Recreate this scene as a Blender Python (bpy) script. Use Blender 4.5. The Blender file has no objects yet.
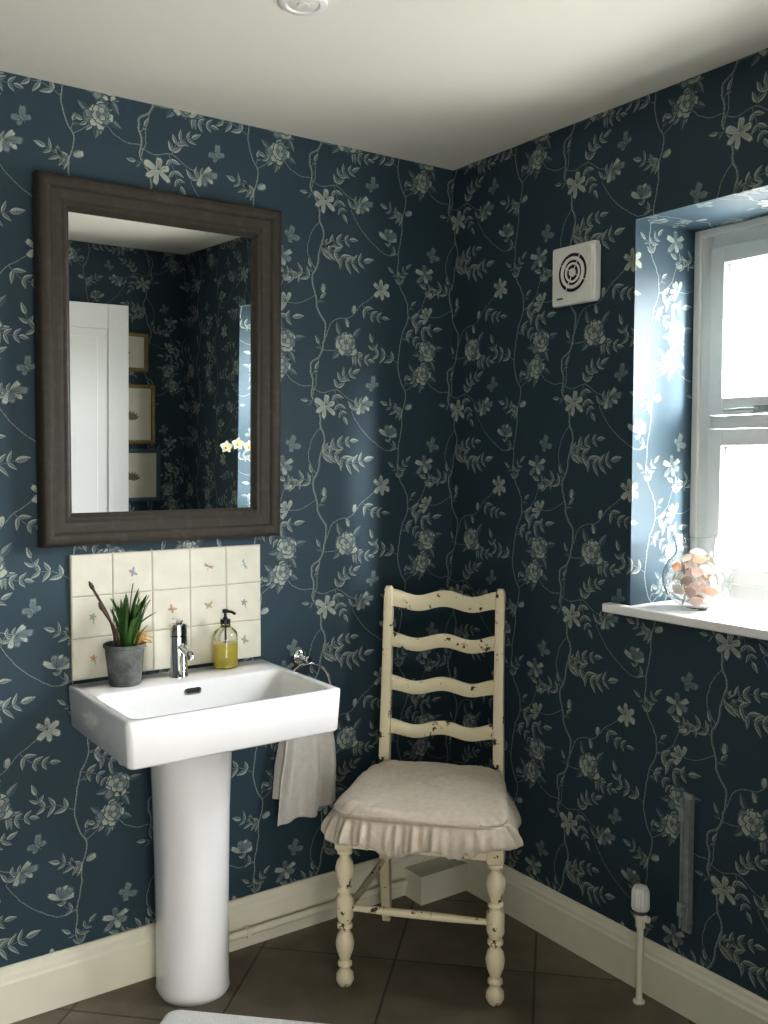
import bpy, math, random, bisect
from mathutils import Vector, Matrix
random.seed(7)
sc = bpy.context.scene
COL = sc.collection
pi = math.pi

# ------------------------------------------------------------------ materials
def nt(name):
    m = bpy.data.materials.new(name); m.use_nodes = True
    n = m.node_tree.nodes; l = m.node_tree.links
    return m, n, l, n['Principled BSDF']

def mat(name, col, rough=0.5, metal=0.0, var=0.06, scale=12.0, bump=0.0, bscale=60.0, coat=0.0, spec=0.5, sheen=0.0, trans=0.0, ior=1.45):
    m, n, l, b = nt(name)
    tc = n.new('ShaderNodeTexCoord')
    nz = n.new('ShaderNodeTexNoise'); nz.inputs['Scale'].default_value = scale; nz.inputs['Detail'].default_value = 4
    l.new(tc.outputs['Object'], nz.inputs['Vector'])
    cr = n.new('ShaderNodeValToRGB')
    cr.color_ramp.elements[0].position = .3; cr.color_ramp.elements[1].position = .7
    cr.color_ramp.elements[0].color = [c * (1 - var) for c in col] + [1]
    cr.color_ramp.elements[1].color = [min(1, c * (1 + var)) for c in col] + [1]
    l.new(nz.outputs['Fac'], cr.inputs['Fac']); l.new(cr.outputs['Color'], b.inputs['Base Color'])
    b.inputs['Roughness'].default_value = rough; b.inputs['Metallic'].default_value = metal
    b.inputs['Coat Weight'].default_value = coat; b.inputs['Specular IOR Level'].default_value = spec
    b.inputs['Sheen Weight'].default_value = sheen
    b.inputs['Transmission Weight'].default_value = trans; b.inputs['IOR'].default_value = ior
    if bump > 0:
        n2 = n.new('ShaderNodeTexNoise'); n2.inputs['Scale'].default_value = bscale; n2.inputs['Detail'].default_value = 5
        l.new(tc.outputs['Object'], n2.inputs['Vector'])
        bp = n.new('ShaderNodeBump'); bp.inputs['Strength'].default_value = bump; bp.inputs['Distance'].default_value = .01
        l.new(n2.outputs['Fac'], bp.inputs['Height']); l.new(bp.outputs['Normal'], b.inputs['Normal'])
    return m

def s2l(r, g, b):
    f = lambda c: (c/255/12.92) if c/255 <= .04045 else ((c/255+.055)/1.055)**2.4
    return (f(r), f(g), f(b))

M_GROUND = mat('wallpaper_ground', s2l(50, 71, 82), .62, var=.08, scale=3, spec=.5)
M_CREAM = mat('wallpaper_cream', s2l(176, 181, 170), .65, var=.12, scale=30)
M_GREYB = mat('wallpaper_greyblue', s2l(124, 137, 138), .65, var=.12, scale=30)
M_SLATE = mat('wallpaper_slate', s2l(72, 91, 99), .65, var=.1, scale=30)
M_CEIL = mat('ceiling_paint', s2l(240, 237, 227), .8, var=.01, scale=3)
M_WHITE = mat('white_gloss_paint', s2l(248, 248, 245), .3, var=.01, scale=8)
M_SKIRT = mat('cream_gloss_paint', s2l(234, 230, 212), .35, var=.03, scale=8)
M_CERAM = mat('white_ceramic', s2l(240, 240, 240), .08, var=.01, coat=.5)
M_CHROME = mat('chrome', (.75, .76, .78), .08, 1.0, var=.02)
M_DARK = mat('dark_hole', (.01, .01, .01), .6)
M_BLACK = mat('black_plastic', (.012, .012, .014), .3)
M_PLAST = mat('white_plastic', s2l(232, 232, 226), .4, var=.02)
M_PLGREY = mat('grey_plastic', s2l(40, 44, 46), .5)
M_STEEL = mat('dull_steel', s2l(120, 130, 135), .45, .6, var=.15, scale=40)
M_BRACK = mat('galvanised_steel', s2l(160, 166, 166), .4, .25, var=.15, scale=60)
M_LINEN = mat('linen', s2l(194, 184, 168), .9, var=.08, scale=60, bump=.35, bscale=350, sheen=.2)
M_TOWEL = mat('towel_cloth', s2l(210, 205, 198), .95, var=.05, scale=50, bump=.5, bscale=500, sheen=.3)
M_MAT = mat('bath_mat_pile', s2l(252, 251, 248), .95, var=.03, scale=40, bump=.5, bscale=180, sheen=.5)
M_ZINC = mat('zinc_pot', s2l(98, 100, 98), .8, .0, var=.5, scale=22, bump=.4)
M_SOIL = mat('soil', s2l(52, 38, 28), .95, var=.3, scale=80, bump=.8, bscale=120)
M_LEAF = mat('leaf_green', s2l(58, 92, 44), .45, var=.3, scale=25)
M_BUD = mat('bud_brown', s2l(74, 52, 42), .6, var=.2, scale=60)
M_STRAW = mat('dry_straw', s2l(206, 160, 100), .7, var=.25, scale=60)
M_TILE = mat('cream_tile', s2l(222, 219, 204), .12, var=.05, scale=18, coat=.5, bump=.06, bscale=14)
M_GROUT = mat('grout', s2l(186, 182, 168), .9)
M_GLASS = mat('clear_glass', (.98, .99, .99), .0, trans=1.0, var=.0)
M_LIQ = mat('yellow_soap', s2l(254, 238, 120), .1, trans=.45, var=.02, ior=1.33)
M_GOLD = mat('gilt_frame', s2l(140, 118, 80), .4, .3, var=.2, scale=40)
M_BLUEF = mat('bluegrey_frame', s2l(84, 104, 118), .5, var=.1)
M_PAPER = mat('picture_mount', s2l(215, 210, 192), .8, var=.03)
M_INK = mat('ink', s2l(150, 140, 122), .8)
M_WALLB = mat('hall_paint', s2l(225, 220, 208), .8)
M_PETAL = mat('orchid_petal', s2l(250, 248, 230), .5)
M_YEL = mat('orchid_lip', s2l(225, 190, 70), .5)
M_ORANGE = mat('painted_orange', s2l(206, 158, 124), .3)
M_BLUE = mat('painted_blue', s2l(146, 160, 176), .3)
M_GREEN = mat('painted_green', s2l(156, 170, 136), .3)
M_PURP = mat('painted_purple', s2l(160, 134, 146), .3)
M_SH1 = mat('shell_orange', s2l(238, 184, 152), .5, var=.12, scale=40)
M_SH2 = mat('shell_cream', s2l(247, 241, 230), .5, var=.06, scale=40)
M_SH3 = mat('shell_pink', s2l(244, 218, 206), .5, var=.1, scale=40)

m, n, l, b = nt('mirror_silver')
b.inputs['Base Color'].default_value = (.88, .89, .88, 1); b.inputs['Metallic'].default_value = 1; b.inputs['Roughness'].default_value = 0.0
M_MIRROR = m

def worn(name, base, wear, lo, hi, scale=18, rough=.45, stretch=(1, 1, 1), bump=.25, spec=.5):
    m, n, l, b = nt(name)
    tc = n.new('ShaderNodeTexCoord'); mp = n.new('ShaderNodeMapping'); mp.inputs['Scale'].default_value = stretch
    l.new(tc.outputs['Object'], mp.inputs['Vector'])
    nz = n.new('ShaderNodeTexNoise'); nz.inputs['Scale'].default_value = scale; nz.inputs['Detail'].default_value = 6; nz.inputs['Roughness'].default_value = .65
    l.new(mp.outputs['Vector'], nz.inputs['Vector'])
    cr = n.new('ShaderNodeValToRGB'); cr.color_ramp.elements[0].position = lo; cr.color_ramp.elements[1].position = hi
    cr.color_ramp.elements[0].color = [*base, 1]; cr.color_ramp.elements[1].color = [*wear, 1]
    l.new(nz.outputs['Fac'], cr.inputs['Fac']); l.new(cr.outputs['Color'], b.inputs['Base Color'])
    b.inputs['Roughness'].default_value = rough; b.inputs['Specular IOR Level'].default_value = spec
    bp = n.new('ShaderNodeBump'); bp.inputs['Strength'].default_value = bump; bp.inputs['Distance'].default_value = .004
    l.new(nz.outputs['Fac'], bp.inputs['Height']); l.new(bp.outputs['Normal'], b.inputs['Normal'])
    return m
M_CHAIR = worn('distressed_cream_paint', s2l(222, 212, 182), s2l(64, 46, 32), .60, .63, 30)
M_FRAME = worn('weathered_dark_wood', s2l(60, 56, 50), s2l(78, 73, 65), .5, .85, 30, .6, (1, 1, 1), .08, .3)

# floor: diagonal stone tiles
m, n, l, b = nt('stone_floor_tiles')
tc = n.new('ShaderNodeTexCoord'); mp = n.new('ShaderNodeMapping')
mp.inputs['Rotation'].default_value = (0, 0, math.radians(45)); mp.inputs['Location'].default_value = (.1, .17, 0)
l.new(tc.outputs['Object'], mp.inputs['Vector'])
br = n.new('ShaderNodeTexBrick'); br.offset = 0; br.squash = 1
br.inputs['Scale'].default_value = 1; br.inputs['Brick Width'].default_value = .40; br.inputs['Row Height'].default_value = .40
br.inputs['Mortar Size'].default_value = .004; br.inputs['Mortar Smooth'].default_value = .3
br.inputs['Color1'].default_value = (*s2l(126, 116, 102), 1); br.inputs['Color2'].default_value = (*s2l(112, 103, 90), 1)
br.inputs['Mortar'].default_value = (*s2l(80, 73, 64), 1)
l.new(mp.outputs['Vector'], br.inputs['Vector'])
nz = n.new('ShaderNodeTexNoise'); nz.inputs['Scale'].default_value = 9; nz.inputs['Detail'].default_value = 8
l.new(tc.outputs['Object'], nz.inputs['Vector'])
mr = n.new('ShaderNodeMapRange'); mr.inputs['To Min'].default_value = .5; mr.inputs['To Max'].default_value = 1.45
l.new(nz.outputs['Fac'], mr.inputs['Value'])
vm = n.new('ShaderNodeVectorMath'); vm.operation = 'SCALE'
l.new(br.outputs['Color'], vm.inputs[0]); l.new(mr.outputs['Result'], vm.inputs['Scale'])
l.new(vm.outputs['Vector'], b.inputs['Base Color']); b.inputs['Roughness'].default_value = .45
bp = n.new('ShaderNodeBump'); bp.inputs['Strength'].default_value = .4; bp.inputs['Distance'].default_value = .004; bp.invert = True
l.new(br.outputs['Fac'], bp.inputs['Height']); l.new(bp.outputs['Normal'], b.inputs['Normal'])
M_FLOOR = m

def pane(name, lo, hi, scale):
    m = bpy.data.materials.new(name); m.use_nodes = True
    n = m.node_tree.nodes; l = m.node_tree.links; n.clear()
    out = n.new('ShaderNodeOutputMaterial'); mx = n.new('ShaderNodeMixShader'); mx.inputs['Fac'].default_value = .06
    tr = n.new('ShaderNodeBsdfTransparent'); gl = n.new('ShaderNodeBsdfGlossy'); gl.inputs['Roughness'].default_value = .02
    tc = n.new('ShaderNodeTexCoord'); vo = n.new('ShaderNodeTexNoise'); vo.inputs['Scale'].default_value = scale
    cr = n.new('ShaderNodeValToRGB'); cr.color_ramp.elements[0].position = .36; cr.color_ramp.elements[1].position = .5
    cr.color_ramp.elements[0].color = (lo, lo, lo, 1); cr.color_ramp.elements[1].color = (hi, hi, hi, 1)
    l.new(tc.outputs['Object'], vo.inputs['Vector']); l.new(vo.outputs['Fac'], cr.inputs['Fac']); l.new(cr.outputs['Color'], tr.inputs['Color'])
    l.new(tr.outputs[0], mx.inputs[1]); l.new(gl.outputs[0], mx.inputs[2]); l.new(mx.outputs[0], out.inputs['Surface'])
    return m
M_PANE = pane('window_glass', .95, 1, 3)
M_PANE2 = pane('textured_window_glass', .05, .95, 90)

# ------------------------------------------------------------------ mesh builder
class MB:
    def __init__(s): s.v = []; s.f = []; s.m = []
    def face(s, pts, mi=0):
        k = len(s.v); s.v += [tuple(p) for p in pts]; s.f.append(tuple(range(k, k+len(pts)))); s.m.append(mi)
    def box(s, x0, x1, y0, y1, z0, z1, mi=0):
        if x0 > x1: x0, x1 = x1, x0
        if y0 > y1: y0, y1 = y1, y0
        if z0 > z1: z0, z1 = z1, z0
        k = len(s.v)
        s.v += [(x0,y0,z0),(x1,y0,z0),(x1,y1,z0),(x0,y1,z0),(x0,y0,z1),(x1,y0,z1),(x1,y1,z1),(x0,y1,z1)]
        for q in ((3,2,1,0),(4,5,6,7),(0,1,5,4),(1,2,6,5),(2,3,7,6),(3,0,4,7)):
            s.f.append(tuple(k+i for i in q)); s.m.append(mi)
    def loops(s, L, mi=0, cap0=True, cap1=True, closed=True):
        k = len(s.v); n = len(L[0])
        for lp in L: s.v += [tuple(p) for p in lp]
        for a in range(len(L)-1):
            for i in range(n if closed else n-1):
                j = (i+1) % n
                s.f.append((k+a*n+i, k+a*n+j, k+(a+1)*n+j, k+(a+1)*n+i)); s.m.append(mi)
        if cap0: s.f.append(tuple(k+i for i in reversed(range(n)))); s.m.append(mi)
        if cap1: s.f.append(tuple(k+(len(L)-1)*n+i for i in range(n))); s.m.append(mi)
    def lathe(s, prof, c=(0,0,0), seg=32, mi=0, cap0=True, cap1=True, axis='Z', sq=None):
        L = []
        for z, r in prof:
            lp = []
            for i in range(seg):
                a = 2*pi*i/seg
                x, y = r*math.cos(a), r*math.sin(a)
                if axis == 'Z': p = (c[0]+x, c[1]+y, c[2]+z)
                elif axis == 'Y': p = (c[0]+x, c[1]-z, c[2]+y)      # grows toward -Y
                else: p = (c[0]-z, c[1]-x, c[2]+y)                  # grows toward -X
                lp.append(p)
            L.append(lp)
        s.loops(L, mi, cap0, cap1)
    def tube(s, pts, r, seg=10, mi=0, closed=False, flat=1.0):
        pts = [Vector(p) for p in pts]; n = len(pts)
        rr = r if isinstance(r, (list, tuple)) else [r]*n
        up = None; L = []
        for i, p in enumerate(pts):
            if closed: d = (pts[(i+1) % n]-pts[i-1]).normalized()
            else: d = (pts[min(i+1, n-1)]-pts[max(i-1, 0)]).normalized()
            if up is None:
                up = Vector((0,0,1)) if abs(d.z) < .9 else Vector((1,0,0))
            up = (up - d*up.dot(d)).normalized(); sd = d.cross(up)
            L.append([p+(sd*math.cos(2*pi*j/seg)*flat+up*math.sin(2*pi*j/seg))*rr[i] for j in range(seg)])
        if closed: L.append(L[0])
        s.loops(L, mi, not closed, not closed)
    def obj(s, name, mats, parent=None, loc=(0,0,0), rot=(0,0,0), smooth=True, ang=35, bevel=0, label=None, cat=None, kind=None, group=None):
        me = bpy.data.meshes.new(name); me.from_pydata(s.v, [], s.f)
        for mt in mats: me.materials.append(mt)
        me.polygons.foreach_set('material_index', s.m)
        if smooth:
            me.polygons.foreach_set('use_smooth', [True]*len(me.polygons))
            me.set_sharp_from_angle(angle=math.radians(ang))
        me.update()
        o = bpy.data.objects.new(name, me); COL.objects.link(o)
        o.location = loc; o.rotation_euler = rot
        if parent: o.parent = parent
        if bevel:
            md = o.modifiers.new('bevel', 'BEVEL'); md.width = bevel; md.segments = 2; md.limit_method = 'ANGLE'
        tag(o, label, cat, kind, group)
        return o

def tag(o, label=None, cat=None, kind=None, group=None):
    if label: o['label'] = label
    if cat: o['category'] = cat
    if kind: o['kind'] = kind
    if group: o['group'] = group

def root(name, loc, rot=(0,0,0), label=None, cat=None, kind=None, group=None):
    o = bpy.data.objects.new(name, None); COL.objects.link(o); o.location = loc; o.rotation_euler = rot
    o.empty_display_size = .05; tag(o, label, cat, kind, group); return o

def rrect(x0, x1, y0, y1, r, z, n=6):
    out = []
    for cx, cy, a0 in ((x1-r, y1-r, 0), (x0+r, y1-r, pi/2), (x0+r, y0+r, pi), (x1-r, y0+r, 1.5*pi)):
        for i in range(n+1):
            a = a0 + (pi/2)*i/n; out.append((cx+r*math.cos(a), cy+r*math.sin(a), z))
    return out

def spline(P, k=8):
    P = [Vector(p) for p in P]; out = []
    for i in range(len(P)-1):
        p0 = P[max(i-1,0)]; p1 = P[i]; p2 = P[i+1]; p3 = P[min(i+2,len(P)-1)]
        for j in range(k):
            t = j/k
            out.append(.5*((2*p1)+(-p0+p2)*t+(2*p0-5*p1+4*p2-p3)*t*t+(-p0+3*p1-3*p2+p3)*t**3))
    out.append(P[-1]); return out

# ------------------------------------------------------------------ wallpaper pattern (one repeat)
TW, TH = .53, .62
PAT = []
rj = random.Random(99)
def add(poly, mi, ly): PAT.append((poly, mi, ly))
def ribbon(P, w, mi, ly, k=7, taper=0, wob=.18):
    pts = spline([(p[0], p[1], 0) for p in P], k); n = len(pts); S = []
    for i, p in enumerate(pts):
        d = (pts[min(i+1,n-1)]-pts[max(i-1,0)]).normalized(); ww = w*(1-taper*i/(n-1))/2
        ww *= 1+wob*math.sin(i*1.7)
        S.append(((p.x-d.y*ww, p.y+d.x*ww), (p.x+d.y*ww, p.y-d.x*ww)))
    for i in range(n-1):
        add([S[i][0], S[i+1][0], S[i+1][1], S[i][1]], mi, ly)
def xf(pts, x, y, a):
    c, s_ = math.cos(a), math.sin(a)
    return [(x+px*c-py*s_, y+px*s_+py*c) for px, py in pts]
def leaf(x, y, a, L, W, c1=1, c2=2, ly=1, hatch=True):
    L *= rj.uniform(.85, 1.15); a += rj.uniform(-.12, .12); bend = rj.uniform(-.12, .12)*L
    bf = lambda t: bend*t*t
    N = 6; A = [(0, .0005)]; B = [(0, -.0005)]
    for i in range(1, N):
        t = i/N; w = W*math.sin(pi*t**.75)
        A.append((t*L, w+bf(t))); B.append((t*L, -w*.9+bf(t)))
    A.append((L, bend)); A.append((L*.5, .0008+bf(.5))); B.append((L, bend)); B.append((L*.5, -.0008+bf(.5)))
    add(xf(A, x, y, a), c1, ly); add(xf(B, x, y, a), c2, ly)
    if hatch and L > .020:
        for t in (.22, .38, .54, .70):
            w = W*math.sin(pi*t**.75)
            for sg in (1, -1):
                q = min(.97, t+.13)
                add(xf([(t*L, sg*.0008+bf(t)), (t*L+.0013, sg*.0008+bf(t)), (q*L+.0008, sg*w*.9+bf(q)), (q*L-.0004, sg*w*.9+bf(q))], x, y, a), 3, ly+1)
def petal(x, y, a, L, W, fill=1, edge=3, ly=2, vein=True):
    L *= rj.uniform(.88, 1.1); W *= rj.uniform(.85, 1.15); a += rj.uniform(-.12, .12)
    ru = [rj.uniform(.93, 1.07) for _ in range(20)]
    def sh(L, W):
        P = [(0, 0)]; c = 0
        for i in range(1, 8):
            t = i/8*pi; c += 1
            P.append((L*(.5-.5*math.cos(t))**.8*ru[c], -W*math.sin(t)**.8*(.55+.45*(i/8))*ru[c]))
        P.append((L*ru[0], 0)); P.append((L*.97*ru[0], 0))
        for i in range(7, 0, -1):
            t = i/8*pi; c += 1
            P.append((L*(.5-.5*math.cos(t))**.8*ru[c], W*math.sin(t)**.8*(.55+.45*(i/8))*ru[c]))
        return P
    add(xf(sh(L, W), x, y, a), edge, ly)
    add(xf(sh(L*.90, W*.80), x, y, a), fill, ly+1)
    if vein:
        for k in (-.5, -.17, .17, .5):
            add(xf([(L*.10, k*W*.3-.0005), (L*.70, k*W-.0006), (L*.70, k*W+.0006), (L*.10, k*W*.3+.0005)], x, y, a), 2 if fill == 1 else 3, ly+2)
def rose(x, y, r, a=0):
    for k in range(4):
        aa = a+k*1.6+.4
        leaf(x+math.cos(aa)*r*.7, y+math.sin(aa)*r*.7, aa+.25*(-1)**k, r*.95, r*.23, 2, 3, 0)
    for k in range(8):
        petal(x, y, a+k*2*pi/8, r*(1 if k % 2 else .88), r*.42, 1 if k % 3 else 2, 3, 3)
    ox, oy = r*.12*math.cos(a), r*.12*math.sin(a)
    for k in range(6):
        petal(x+ox, y+oy, a+.5+k*2*pi/6, r*.70, r*.34, 1 if k % 4 else 2, 3, 6)
    for k in range(4):
        petal(x+ox*1.5, y+oy*1.5, a+.9+k*2*pi/4, r*.42, r*.26, 2 if k % 2 else 1, 3, 9)
def lily(x, y, r, a=0, n=5, sp=2*pi, c=1):
    for k in range(n):
        aa = a + (k-(n-1)/2)*sp/n
        rr = r*(1-.22*abs(math.sin(k*2.3+a)))
        petal(x, y, aa+.12*math.sin(k*5+a), rr, r*.27, c if k % 2 else 1, 3, 3+(k % 2)*2, vein=True)
    for k in range(4):
        aa = a+(k-1.5)*.35
        add(xf([(0,-.0006),(r*.55,-.0004),(r*.58,.0014),(0,.0006)], x, y, aa), 3, 8)
def bud(x, y, a, L=.026):
    leaf(x, y, a+.45, L*.7, L*.18, 2, 2, 2); leaf(x, y, a-.45, L*.7, L*.18, 2, 3, 2)
    petal(x, y, a, L, L*.32, 1, 3, 3)
def butterfly(x, y, s, a=0):
    for sg in (1, -1):
        petal(x, y, a+sg*.75, s, s*.36, 2, 3, 2); petal(x, y, a+sg*2.0, s*.72, s*.33, 2, 3, 2)
        ribbon([(x, y), (x+s*.55*math.cos(a+sg*.25), y+s*.55*math.sin(a+sg*.25))], .001, 2, 5, 3)
    add(xf([(-s*.45, 0), (0, -s*.06), (s*.3, 0), (0, s*.06)], x, y, a), 2, 6)
def spray(P, n, L, c1=1, c2=2, w=.0018, endleaf=True, fat=.20):
    L *= 1.08
    ribbon(P, w, 2, 1, 6, .5)
    pts = spline([(p[0], p[1], 0) for p in P], 8); m_ = len(pts)
    for i in range(n):
        t = (i+.8)/(n+.6); j = min(m_-2, int(t*(m_-1))); p = pts[j]; d = pts[j+1]-pts[j]; a = math.atan2(d.y, d.x)
        ll = L*(1-.35*t)
        leaf(p.x, p.y, a+.85, ll, ll*fat, c1, c2); leaf(p.x, p.y, a-.85, ll, ll*fat, c2, c1)
    if endleaf:
        d = pts[-1]-pts[-2]; leaf(pts[-1].x, pts[-1].y, math.atan2(d.y, d.x), L*.9, L*.19, c1, c2)
def stem(P, w, ly=0, k=5, taper=0):
    Q = []
    for i, p in enumerate(spline([(q[0], q[1], 0) for q in P], 4)):
        j = .0018 if 0 < i < 4*(len(P)-1) else 0
        Q.append((p.x+rj.uniform(-j, j), p.y+rj.uniform(-j, j)))
    ribbon(Q, w, 2, ly, k, taper, .28)
    ribbon([(p[0]-w*.22, p[1]) for p in Q], w*.22, 1, ly+1, k, taper, .4)
    ribbon([(p[0]+w*.12, p[1]) for p in Q], w*.26, 3, ly+1, k, taper, .4)
def twigs(P, idx, L=.028):
    pts = spline([(p[0], p[1], 0) for p in P], 8)
    for q, sg in idx:
        j = min(len(pts)-2, int(q*(len(pts)-1))); p = pts[j]; d = pts[j+1]-pts[j]; a = math.atan2(d.y, d.x)+sg*.75
        e = (p.x+math.cos(a)*.022, p.y+math.sin(a)*.022)
        ribbon([(p.x, p.y), e], .0014, 2, 0, 3)
        leaf(e[0], e[1], a+.1*sg, L, L*.22, 1, 2); leaf(p.x+math.cos(a)*.010, p.y+math.sin(a)*.010, a+sg*.9, L*.7, L*.15, 2, 3)

# climbing trunks: tall, kinked branches
T1 = [(.012,0),(.006,.050),(-.018,.088),(-.016,.140),(-.022,.185),(.012,.218),(.026,.265),(.030,.315),(.004,.350),(-.004,.400),(-.016,.445),(.004,.485),(.010,.530),(.026,.575),(.012,.620)]
stem(T1, .0058); twigs(T1, [(.12,1),(.24,-1),(.38,1),(.60,-1),(.74,1),(.88,-1)])
T1b = [(-.017,.092),(-.004,.130),(-.002,.170),(.020,.240)]
stem(T1b, .0030, 0, 4, .2)
T1c = [(-.004,.470),(-.030,.515),(-.022,.570),(.012,.620)]
stem(T1c, .0028, 0, 4, .2)
T2 = [(.318,0),(.322,.050),(.334,.110),(.312,.155),(.304,.205),(.312,.262),(.322,.305),(.344,.355),(.336,.410),(.312,.448),(.302,.490),(.306,.552),(.318,.620)]
stem(T2, .0038); twigs(T2, [(.06,1),(.20,-1),(.45,-1),(.62,-1),(.82,1)], .026)
T3 = [(.026,.265),(.060,.322),(.120,.340),(.165,.382),(.232,.425)]
stem(T3, .0029, 0, 4, .3)
T4 = [(.306,.552),(.252,.548),(.206,.576),(.160,.615),(.125,.665)]
stem(T4, .0027, 0, 4, .3)
T5 = [(-.016,.120),(-.078,.128),(-.118,.172),(-.112,.235)]
stem(T5, .0027, 0, 4, .3)
T6 = [(.344,.355),(.388,.378),(.414,.430),(.408,.495)]
stem(T6, .0026, 0, 4, .3)
# blooms
lily(.028, .062, .048, .9, 6, 2*pi); ribbon([(.004,.052),(.014,.056),(.028,.062)], .0018, 2, 0)
butterfly(-.092, .560, .034, .5)
lily(.262, .592, .048, 1.3, 5, 2.8, 2); spray([(.306,.552),(.276,.565),(.262,.592)], 2, .026)
spray([(.010,.528),(.062,.534),(.110,.505),(.170,.515)], 7, .046, fat=.16)
spray([(.012,.535),(.064,.562),(.118,.574)], 4, .036)
lily(.238, .432, .045, 2.2, 6, 2*pi); spray([(.165,.382),(.198,.352),(.240,.346)], 3, .032)
rose(.105, .254, .046, .2); ribbon([(.018,.232),(.065,.234),(.105,.256)], .0024, 2, 0)
spray([(.105,.256),(.144,.216),(.186,.210)], 4, .032)
spray([(-.014,.440),(-.054,.460),(-.078,.444),(-.112,.456)], 5, .036, fat=.16); bud(.022, .432, -1.6, .032)
spray([(.344,.355),(.378,.345),(.408,.318),(.445,.322)], 4, .040)
spray([(.324,.305),(.366,.290),(.390,.262)], 3, .030)
rose(.402, .175, .041, .8); ribbon([(.332,.118),(.362,.138),(.402,.175)], .0022, 2, 0)
spray([(.402,.175),(.426,.215),(.438,.232)], 2, .026)
butterfly(.205, .130, .032, 2.3)
rose(-.108, .250, .042, 1.4)
spray([(-.118,.172),(-.148,.152),(-.172,.158)], 3, .034)
lily(-.104, .365, .042, 2.6, 5, 3.4); ribbon([(-.004,.395),(-.06,.367),(-.104,.365)], .0020, 2, 0)
lily(.162, .072, .044, -.6, 5, 3.2, 2)
ribbon([(-.016,.115),(.020,.102),(.070,.112),(.115,.085),(.160,.072)], .0022, 2, 0)
spray([(.070,.112),(.090,.150),(.128,.165)], 4, .034)
spray([(.062,.110),(.076,.068),(.094,.030)], 3, .032)
bud(.332, .060, .4, .034); spray([(.322,.060),(.302,.054),(.262,.072)], 4, .036, fat=.16)
spray([(.304,.205),(.258,.228),(.218,.232),(.205,.265)], 4, .034)
lily(.408, .500, .045, 1.2, 6, 2*pi, 2)
spray([(.312,.448),(.312,.482),(.336,.508)], 3, .028)
spray([(.125,.665),(.138,.690),(.168,.695)], 3, .028)
bud(.134, .350, 1.6, .030); bud(.104, .332, -1.2, .026); bud(-.120, .172, 2.6, .028); bud(.416,.430,.3,.030)

def clip(poly, x0, x1, y0, y1):
    for ax, val, sg in ((0, x0, 1), (0, x1, -1), (1, y0, 1), (1, y1, -1)):
        out = []; n = len(poly)
        for i in range(n):
            a = poly[i]; bb = poly[(i+1) % n]
            ia = (a[ax]-val)*sg >= 0; ib = (bb[ax]-val)*sg >= 0
            if ia: out.append(a)
            if ia != ib:
                t = (val-a[ax])/(bb[ax]-a[ax]); out.append((a[0]+(bb[0]-a[0])*t, a[1]+(bb[1]-a[1])*t))
        poly = out
        if len(poly) < 3: return None
    return poly
PB = [(min(p[0] for p in q[0]), max(p[0] for p in q[0]), min(p[1] for p in q[0]), max(p[1] for p in q[0])) for q in PAT]
def paper(mb, s0, s1, z0, z1, fn, su=0.0, sv=1.55):
    """fill rectangle s0..s1 x z0..z1 with the repeat; fn(s,z,off)->xyz"""
    i0 = math.floor((s0-su-.6)/TW); i1 = math.ceil((s1-su+.6)/TW)
    j0 = math.floor((z0-sv-.8)/TH); j1 = math.ceil((z1-sv+.2)/TH)
    for i in range(i0, i1+1):
        for j in range(j0, j1+1):
            dx = su+i*TW; dy = sv+j*TH
            for (poly, mi, ly), bb in zip(PAT, PB):
                if bb[1]+dx < s0 or bb[0]+dx > s1 or bb[3]+dy < z0 or bb[2]+dy > z1: continue
                P = [(p[0]+dx, p[1]+dy) for p in poly]
                if bb[0]+dx < s0 or bb[1]+dx > s1 or bb[2]+dy < z0 or bb[3]+dy > z1:
                    P = clip(P, s0, s1, z0, z1)
                    if not P: continue
                off = .0006+ly*.0002
                mb.face([fn(p[0], p[1], off) for p in P], mi)

H = 2.405; XL = -2.7; YB = -2.31
WY0, WY1, WZ0, WZ1, WD = -.775, -1.665, 1.025, 2.09, .26
PM = [M_GROUND, M_CREAM, M_GREYB, M_SLATE]
# wall_left (plane y=0)
w = MB(); w.box(XL-.1, .3, 0, .12, 0, H)
paper(w, XL, 0, .12, H, lambda s, z, o: (s, -o, z))
w.obj('wall_left', PM, smooth=False, kind='structure')
# wall_right (plane x=0) with window opening
w = MB(); X1 = .32
w.box(0, X1, WY0, 0, 0, H); w.box(0, X1, YB, WY1, 0, H); w.box(0, X1, WY1, WY0, 0, WZ0); w.box(0, X1, WY1, WY0, WZ1, H)
fr = lambda s, z, o: (-o, -s, z)
paper(w, 0, -WY0, .12, H, fr); paper(w, -WY0, -WY1, .12, WZ0, fr); paper(w, -WY0, -WY1, WZ1, H, fr); paper(w, -WY1, -YB, .12, H, fr)
paper(w, -WY0, -WY0+WD, WZ0, WZ1, lambda s, z, o: (s+WY0, WY0-o, z))
paper(w, -WY1-WD, -WY1, WZ0, WZ1, lambda s, z, o: (-WY1-s, WY1+o, z), su=.1)
paper(w, -WY0, -WY1, WZ1, WZ1+WD, lambda s, z, o: (z-WZ1, -s, WZ1-o))
w.obj('wall_right', PM, smooth=False, kind='structure')
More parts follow.
